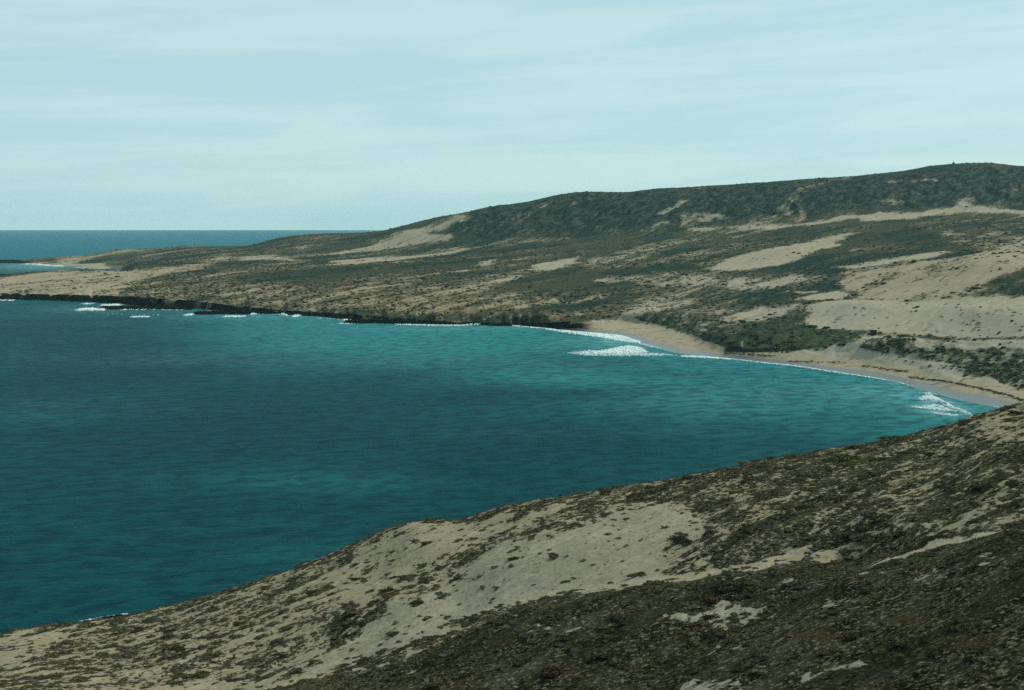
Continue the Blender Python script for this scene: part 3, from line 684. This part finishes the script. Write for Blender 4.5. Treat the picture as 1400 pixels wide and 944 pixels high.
px, py, pz, pu, pv = Xs[pick] + rng.uniform(-.1, .1, TOT), Ys[pick] + rng.uniform(-.1, .1, TOT), Zs[pick], Uss[pick], Vss[pick]
kindr = rng.uniform(0, 1, TOT)
kd = np.where(Gs[pick] > .35, 'green', np.where((Rs[pick] > .35) | (kindr < .13), 'rust', np.where(kindr > .80, 'grey', 'dark')))
show = pr / py * np.where((pu > 2) & (pu < 1398) & (pv < 938), 1, .2)
order = np.argsort(-show)
# thin the largest so that they do not sit inside one another
chosen, rest, occ = [], [], {}
for i in order:
    ok = len(chosen) < 270 and 2 < pu[i] < 1398 and pv[i] < 938
    if ok:
        for j in chosen:
            if abs(px[i] - px[j]) < 3 and abs(py[i] - py[j]) < 3 and math.hypot(px[i] - px[j], py[i] - py[j]) < .8 * (pr[i] + pr[j]): ok = False; break
    (chosen if ok else rest).append(i)
VAR = {k: [mesh_np('shrub', *shrub_geo(1.0, 420, .13, 500 + q, (.26, .18, .32, .22)[q % 4]), LM[k], False) for q in range(6)] for k in ('dark', 'rust', 'grey', 'green')}
LOOK = {'dark': 'low dark olive shrub', 'rust': 'low rusty brown shrub', 'grey': 'low grey green shrub', 'green': 'low bright green shrub'}
def zone(u, v, s):
    vc = float(np.interp(u, uf, vC))
    if v < vc + 14: return 'on the brow of the near slope against the water'
    if s > .8: return 'on bare pale sand of the near slope'
    if u < 480: return 'on the lower sandy left end of the near slope'
    if s > .4: return 'among tan sand gaps of the near slope'
    return 'within the dense dark scrub of the near slope'
def put_shrub(me_, x, y, z, r, label, group, name='shrub'):
    o = bpy.data.objects.new(name, me_); COL.objects.link(o)
    o.location = (x, y, z - .02); o.rotation_euler = (random.uniform(-.12, .12), random.uniform(-.12, .12), random.uniform(0, 6.28))
    o.scale = (r * random.uniform(1.0, 1.4), r * random.uniform(.8, 1.1), r * random.uniform(.6, .9))
    return tag(o, label, 'shrub', group)
for i in chosen:
    k = str(kd[i]); zn = zone(pu[i], pv[i], Ss[pick[i]])
    put_shrub(VAR[k][i % 6], px[i], py[i], pz[i], pr[i], LOOK[k] + ' ' + zn, LOOK[k].replace('shrub', 'shrubs') + ' ' + zn)
def near_at(u, v):
    j = int(np.clip(np.searchsorted(uf, u), 1, len(uf) - 1)); col = Vfp[fsr0:fsr1, j]
    i = int(np.argmax(np.minimum.accumulate(col) <= v)) + fsr0
    return Xf[i, j], Df[i, j], Zf[i, j]
for u, v, r, k, lab in [   # mats one can point at
    (1005, 806, 1.7, 'dark', 'widest almost black mat above the pale grey streaks at lower centre right'),
    (1190, 738, 1.5, 'dark', 'broad blackish mat beside the pale track on the right slope'),
    (1232, 731, .8, 'dark', 'round blackish shrub at the upper edge of the pale track on the right'),
    (845, 900, 1.3, 'dark', 'large black green mat in the scrub at bottom centre'),
    (605, 925, 1.0, 'dark', 'dark green mat near the bottom edge left of centre'),
    (690, 882, .7, 'rust', 'round red brown shrub in the scrub below the pale sand'),
    (768, 913, .95, 'rust', 'orange brown mat left of the large black green mat'),
    (1165, 627, 1.6, 'green', 'wide bright green mat on the upper right brow'),
    (1250, 618, 1.0, 'green', 'smaller green mat right of the wide green mat on the brow'),
    (936, 742, 1.3, 'dark', 'dark mat spread on the pale sand right of the middle'),
    (1244, 880, .7, 'dark', 'small black hollow shrub amid the scrub at lower right'),
    (540, 868, .9, 'dark', 'dark shrub on the pale sand tongue at lower left centre')]:
    x, y, z = near_at(u, v)
    put_shrub(VAR[k][int(u) % 6], x, y, z, r, lab, None)
# --- the rest of the scrub, past counting
base = [shrub_geo(1.0, 60, .20, 700 + q, (.26, .18, .32)[q % 3]) for q in range(6)]
kk = ['dark', 'rust', 'grey', 'green']
VV, FF, MI, o_ = [], [], [], 0
for i in rest:
    V, Fq = base[i % 6]; a = rng.uniform(0, 6.28); ca, sa = math.cos(a), math.sin(a); r = pr[i]
    sx, sy = r * rng.uniform(1.0, 1.4), r * rng.uniform(.75, 1.1)
    x, y = V[:, 0] * sx, V[:, 1] * sy
    VV.append(np.stack([px[i] + x * ca - y * sa, py[i] + x * sa + y * ca, pz[i] - .02 + V[:, 2] * r * rng.uniform(.7, 1.1)], -1)); FF.append(Fq + o_); o_ += len(V)
    MI.append(np.full(len(Fq), kk.index(str(kd[i]))))
tag(link('scrub', mesh_np('scrub', np.concatenate(VV), np.concatenate(FF), [LM[k] for k in kk], False, mi=np.concatenate(MI))),
    'small low scrub spread over the near slope', 'scrub', kind='stuff')

# --- green bushes on the dunes behind the beach
DV = [mesh_np('dune_bush', *shrub_geo(1.0, 260, .2, 900 + q, (.26, .2, .32)[q % 3]), LM['dune'], False) for q in range(6)]
def in_poly(P, n, seed):
    g = np.random.default_rng(seed); out = []; lo, hi = P.min(0), P.max(0)
    while len(out) < n:
        q = g.uniform(lo, hi)
        if sdist(P, q[:1], q[1:])[0] > 0: out.append(q)
    return out
h5 = dict(ox=1150, oy=420, k=.1786)
for P, n, rr, lab, grp, seed in [
    (poly('150,190 320,170 480,190 700,190 880,240 900,290 780,340 640,320 500,290 300,262', **c8), 46, (1.3, 3.0), 'dense green bush on the low dunes at the far end of the beach', 'green bushes on the dunes at the far end of the beach', 11),
    (poly('850,345 1000,310 1200,290 1420,330 1420,420 1200,425 1000,385 880,385', **c8), 26, (1.6, 3.2), 'dark green bush on the mound behind the cream post', 'dark green bushes on the mound behind the cream post', 12),
    (poly('150,260 340,235 540,245 500,300 250,350 160,310', **h5), 24, (1.2, 2.8), 'green bush on the dune just below the dark hut', 'green bushes just below the dark hut', 13),
    (poly('640,320 800,295 1000,330 1150,330 1390,370 1500,420 1500,600 1330,620 1200,560 1000,500 820,420 650,390', **h5), 70, (1.2, 2.9), 'green bush on the streaked dune slope above the right end of the beach', 'green bushes on the dune slope above the right end of the beach', 14),
    (poly('300,320 600,300 760,400 1000,500 700,470 400,400', **h5), 30, (.6, 1.3), 'small scattered dune shrub between the hut and the beach', 'small shrubs between the hut and the beach', 15),
    (poly('-20,0 400,-40 1000,-20 1390,0 1390,230 900,220 560,180 250,120', **h5), 34, (.7, 1.6), 'lone dark shrub on the smooth grey dune above the hut', 'lone shrubs on the smooth grey dune', 16)]:
    for q in in_poly(P, int(n * 1.15), seed):
        p = far_at(q[0], q[1]); r = .7 * random.uniform(*rr)
        o = bpy.data.objects.new('dune_bush', random.choice(DV)); COL.objects.link(o)
        o.location = p - Vector((0, 0, .05)); o.rotation_euler = (0, 0, R(62) + random.gauss(0, .3))
        o.scale = (r * random.uniform(1.2, 2.2), r * random.uniform(.7, 1.0), r * random.uniform(.5, .85)); tag(o, lab, 'bush', grp)
# --- hillside scrub of the far land, past counting
fr0, fr1 = int(np.argmax(rows >= 3.1)), int(np.argmax(rows >= 9.1))
j0, j1 = np.searchsorted(uc, -40), np.searchsorted(uc, 1440)
sub = (slice(fr0, fr1), slice(j0, j1))
area = np.abs(np.gradient(Dg, axis=0)[sub] * np.gradient(Xg, axis=1)[sub]).ravel()
seen = ((Vp[sub] <= np.minimum.accumulate(Vp, axis=0)[sub] + .6)).ravel()
Sq, Zq = sand[sub].ravel(), Zg[sub].ravel()
w = area / (Dg[sub].ravel() / 1000) ** 1.6 * (np.clip(1 - ss(.45, .95, Sq), 0, 1) * ss(-.1, .45, Sq) * .9 + .035) * seen * (Zq > 2.5) * (rock[sub].ravel() < .3)
NS = 24000
pk = rng.choice(len(w), NS, p=w / w.sum())
fx, fy, fz = Xg[sub].ravel()[pk] + rng.normal(0, .8, NS), Dg[sub].ravel()[pk] + rng.normal(0, 1.5, NS), Zq[pk]
th = np.linspace(0, 2 * np.pi, 6, endpoint=False)
rr = np.clip(rng.lognormal(-.35, .42, NS), .3, 2.2)
ring = rng.uniform(.75, 1.25, (NS, 6))
a0 = rng.uniform(0, 6.28, NS)[:, None]
lowr = np.stack([fx[:, None] + rr[:, None] * 1.35 * ring * np.cos(th + a0), fy[:, None] + rr[:, None] * 1.1 * ring * np.sin(th + a0), np.repeat(fz[:, None] - .25, 6, 1)], -1)
top = np.stack([fx[:, None] + rr[:, None] * .75 * ring * np.cos(th + a0), fy[:, None] + rr[:, None] * .6 * ring * np.sin(th + a0), fz[:, None] + rr[:, None] * .5 * ring[:, ::-1]], -1)
V = np.concatenate([lowr, top], 1).reshape(-1, 3)
fq = np.array([(k, (k + 1) % 6, 6 + (k + 1) % 6, 6 + k) for k in range(6)] + [(6, 7, 8, 9), (6, 9, 10, 11)])
Fq = (fq[None] + 12 * np.arange(NS)[:, None, None]).reshape(-1, 4)
mi = np.repeat(np.where(rng.uniform(0, 1, NS) < .25, 1, 0), 8)
FARLEAF = leaf_mat('far_scrub_leaves', (.008, .016, .011), (.022, .028, .016))
FARLEAF2 = leaf_mat('far_grey_scrub', (.040, .042, .026), (.065, .062, .040))
tag(link('hillside_scrub', mesh_np('hillside_scrub', V, Fq, [FARLEAF, FARLEAF2], True, mi=mi)), 'low dark scrub covering the far hillside', 'scrub', kind='stuff')

# ================================================================== SMALL THINGS ON THE FAR SHORE
def bm_obj(name, parts, mat, parent=None, bevel=.03):
    import bmesh
    bm = bmesh.new()
    for f in parts: f(bm)
    if bevel: bmesh.ops.bevel(bm, geom=[e for e in bm.edges], offset=bevel, segments=1, affect='EDGES', clamp_overlap=True)
    m = bpy.data.meshes.new(name); bm.to_mesh(m); bm.free(); m.materials.append(mat); return link(name, m, parent)
def box(cx, cy, cz, sx, sy, sz, rz=0.0, taper=1.0, ry=0.0):
    import bmesh
    from mathutils import Matrix
    def f(bm):
        r = bmesh.ops.create_cube(bm, size=1)
        for v in r['verts']:
            k = taper if v.co.z > 0 else 1
            v.co = Vector((v.co.x * sx * k, v.co.y * sy * k, v.co.z * sz))
        bmesh.ops.transform(bm, matrix=Matrix.Translation((cx, cy, cz)) @ Matrix.Rotation(rz, 4, 'Z') @ Matrix.Rotation(ry, 4, 'Y'), verts=r['verts'])
    return f
def plain(name, a, b, sc=.4, rough=.8):
    s = NT(name); n = s.noise(s.coord((sc, sc, sc * 3)), 1, 4); s.bump(n, .4, .05); return s.fin(s.mix(s.step(n, .35, .65), a, b), rough, .25)
TIMBER = plain('dark_timber', (.012, .014, .011), (.028, .028, .022)); ROOF = plain('dark_roofing', (.014, .016, .014), (.026, .028, .024))
CREAM = plain('cream_paint', (.46, .42, .30), (.58, .54, .40)); WOOD = plain('weathered_wood', (.035, .028, .020), (.075, .060, .042)); STONE = plain('summit_stone', (.05, .052, .046), (.11, .105, .09))
def empty(name, p, label, cat):
    o = bpy.data.objects.new(name, None); COL.objects.link(o); o.location = p; return tag(o, label, cat)
p = far_at(1194, 458.5)
t = empty('hut', p, 'small square black hut standing alone on the dune above the beach', 'hut'); t.rotation_euler = (0, 0, .12)
bm_obj('wall', [box(0, 0, 1.1, 2.5, 2.2, 2.8)], TIMBER, t); bm_obj('roof', [box(0, 0, 2.62, 2.9, 2.6, .22, ry=.04)], ROOF, t)
bm_obj('door', [box(-.4, -1.13, .95, .8, .07, 1.8)], ROOF, t, .01)
p = far_at(1014.5, 474)
t = empty('post', p, 'cream upright post at the foot of the dark green mound', 'post')
bm_obj('shaft', [box(0, 0, 1.2, .85, .7, 2.8, taper=.85)], CREAM, t); bm_obj('cap', [box(0, 0, 2.68, .95, .8, .18)], CREAM, t)
p = far_at(1307, 499.5)
o = bm_obj('driftwood_log', [box(0, 0, 1.1, 3.4, .42, .42, ry=R(48)), box(.55, .1, 1.4, 1.5, .2, .2, rz=.6, ry=R(15))], WOOD)
o.location = p; tag(o, 'dark driftwood log leaning up out of the sand above the right beach', 'log')
p = far_at(1303.5, 227)
t = empty('summit_marker', Vector((p.x, p.y, p.z + 1.6)), 'small marker standing on the highest point of the skyline', 'marker')
bm_obj('cairn', [box(0, 0, .9, 6.0, 4.6, 5.8, .3, .42), box(1.6, .3, .7, 3.4, 3.0, 2.2, .9, .5), box(-2, -.3, .4, 3.2, 2.6, 1.6, .1, .5)], STONE, t, .25)
bm_obj('mast', [box(-.2, 0, 4.6, .6, .6, 4.2, taper=.7)], WOOD, t)
# seaweed cast up along the tide line
def seaweed():
    VV, FF, o_ = [], [], 0
    b = [shrub_geo(1.0, 24, .35, 950 + q, .3) for q in range(3)]
    lines = [([(1078, 493.5), (1095, 494.5), (1120, 495.3), (1158, 495)], 60), ([(1243, 515.5), (1262, 518), (1292, 521), (1322, 527), (1350, 533), (1378, 540), (1400, 548)], 240),
             ([(1180, 500), (1215, 505), (1240, 508)], 60), ([(990, 482), (1020, 484.5), (1060, 487)], 60), ([(800, 449), (850, 452), (900, 463), (950, 474)], 22)]
    for L, n in lines:
        L = np.array(L)
        for _ in range(n):
            u = rng.uniform(L[0, 0], L[-1, 0]); v = np.interp(u, L[:, 0], L[:, 1]) + rng.normal(0, .7)
            p = far_at(u, v); r = rng.uniform(.12, .5); V, Fq = b[rng.integers(3)]
            VV.append(V * [r * 2.0, r * .9, r * .8] + np.array(p)); FF.append(Fq + o_); o_ += len(V)
    s = plain('dry_seaweed', (.020, .016, .010), (.050, .038, .022))
    tag(link('seaweed', mesh_np('seaweed', np.concatenate(VV), np.concatenate(FF), s, False)), 'dark seaweed cast up along the tide line of the beach', 'seaweed', kind='stuff')
seaweed()

# ================================================================== AIR
import bmesh
bm = bmesh.new(); bmesh.ops.create_cube(bm, size=1)
for v in bm.verts: v.co = Vector((v.co.x * 31200, 7500 + v.co.y * 15400, 92 + v.co.z * 226))
hm = bpy.data.meshes.new('haze'); bm.to_mesh(hm); bm.free()
hmat = bpy.data.materials.new('haze_air'); hmat.use_nodes = True; nt = hmat.node_tree; nt.nodes.remove(nt.nodes['Principled BSDF'])
pv = nt.nodes.new('ShaderNodeVolumePrincipled'); pv.inputs['Color'].default_value = (.50, .88, .94, 1); pv.inputs['Density'].default_value = 3.2e-5; pv.inputs['Anisotropy'].default_value = .2
nt.links.new(pv.outputs[0], nt.nodes['Material Output'].inputs['Volume'])
hm.materials.append(hmat); tag(link('haze', hm), 'thin sea haze', 'haze', kind='stuff')

# ================================================================== LIGHT
SUN_EL, SUN_AZ = R(39), R(56)       # azimuth from the view direction towards the right
sd_ = Vector((math.sin(SUN_AZ) * math.cos(SUN_EL), math.cos(SUN_AZ) * math.cos(SUN_EL), math.sin(SUN_EL)))
sl = bpy.data.lights.new('sun', 'SUN'); sl.energy = 3.8; sl.angle = R(.5); sl.color = (1, .95, .86)
so = bpy.data.objects.new('sun', sl); COL.objects.link(so); so.rotation_euler = (-sd_).to_track_quat('-Z', 'Y').to_euler(); so.location = (0, 0, 400)
wd = bpy.data.worlds.new('World'); scene.world = wd; wd.use_nodes = True; t = wd.node_tree
bg = t.nodes['Background']; sky = t.nodes.new('ShaderNodeTexSky'); sky.sky_type = 'NISHITA'; sky.sun_disc = False
sky.sun_elevation = SUN_EL; sky.sun_rotation = SUN_AZ; sky.altitude = 70; sky.air_density = 1.0; sky.dust_density = 1.0; sky.ozone_density = 2.0
tc = t.nodes.new('ShaderNodeTexCoord'); mp = t.nodes.new('ShaderNodeMapping'); mp.vector_type = 'TEXTURE'
mp.inputs['Scale'].default_value = (.34, .34, .030); mp.inputs['Rotation'].default_value = (0, R(-3), 0)
t.links.new(tc.outputs['Generated'], mp.inputs[0])
nz = t.nodes.new('ShaderNodeTexNoise'); nz.inputs['Scale'].default_value = 1; nz.inputs['Detail'].default_value = 6; nz.inputs['Roughness'].default_value = .58; nz.inputs['Distortion'].default_value = .35
t.links.new(mp.outputs[0], nz.inputs['Vector'])
mr = t.nodes.new('ShaderNodeMapRange'); mr.interpolation_type = 'SMOOTHSTEP'
mr.inputs['From Min'].default_value = .36; mr.inputs['From Max'].default_value = .62; mr.inputs['To Min'].default_value = 0; mr.inputs['To Max'].default_value = 1
t.links.new(nz.outputs['Fac'], mr.inputs['Value'])
mx = t.nodes.new('ShaderNodeMix'); mx.data_type = 'RGBA'
vl = t.nodes.new('ShaderNodeMix'); vl.data_type = 'RGBA'; t.links.new(mr.outputs[0], vl.inputs[0])
vl.inputs[6].default_value = (4.75, 7.4, 7.75, 1); vl.inputs[7].default_value = (5.8, 8.05, 8.2, 1)
mx.inputs[0].default_value = .86; t.links.new(sky.outputs[0], mx.inputs[6]); t.links.new(vl.outputs[2], mx.inputs[7])    # the veil of thin high cloud
t.links.new(mx.outputs[2], bg.inputs['Color']); bg.inputs['Strength'].default_value = .1
vs = scene.view_settings; vs.view_transform = 'Standard'; vs.look = 'None'; vs.exposure = 0; vs.gamma = 1
scene.cycles.use_denoising = False; scene.cycles.sample_clamp_direct = 3; scene.cycles.sample_clamp_indirect = 3
scene.cycles.max_bounces = 5; scene.cycles.volume_bounces = 0
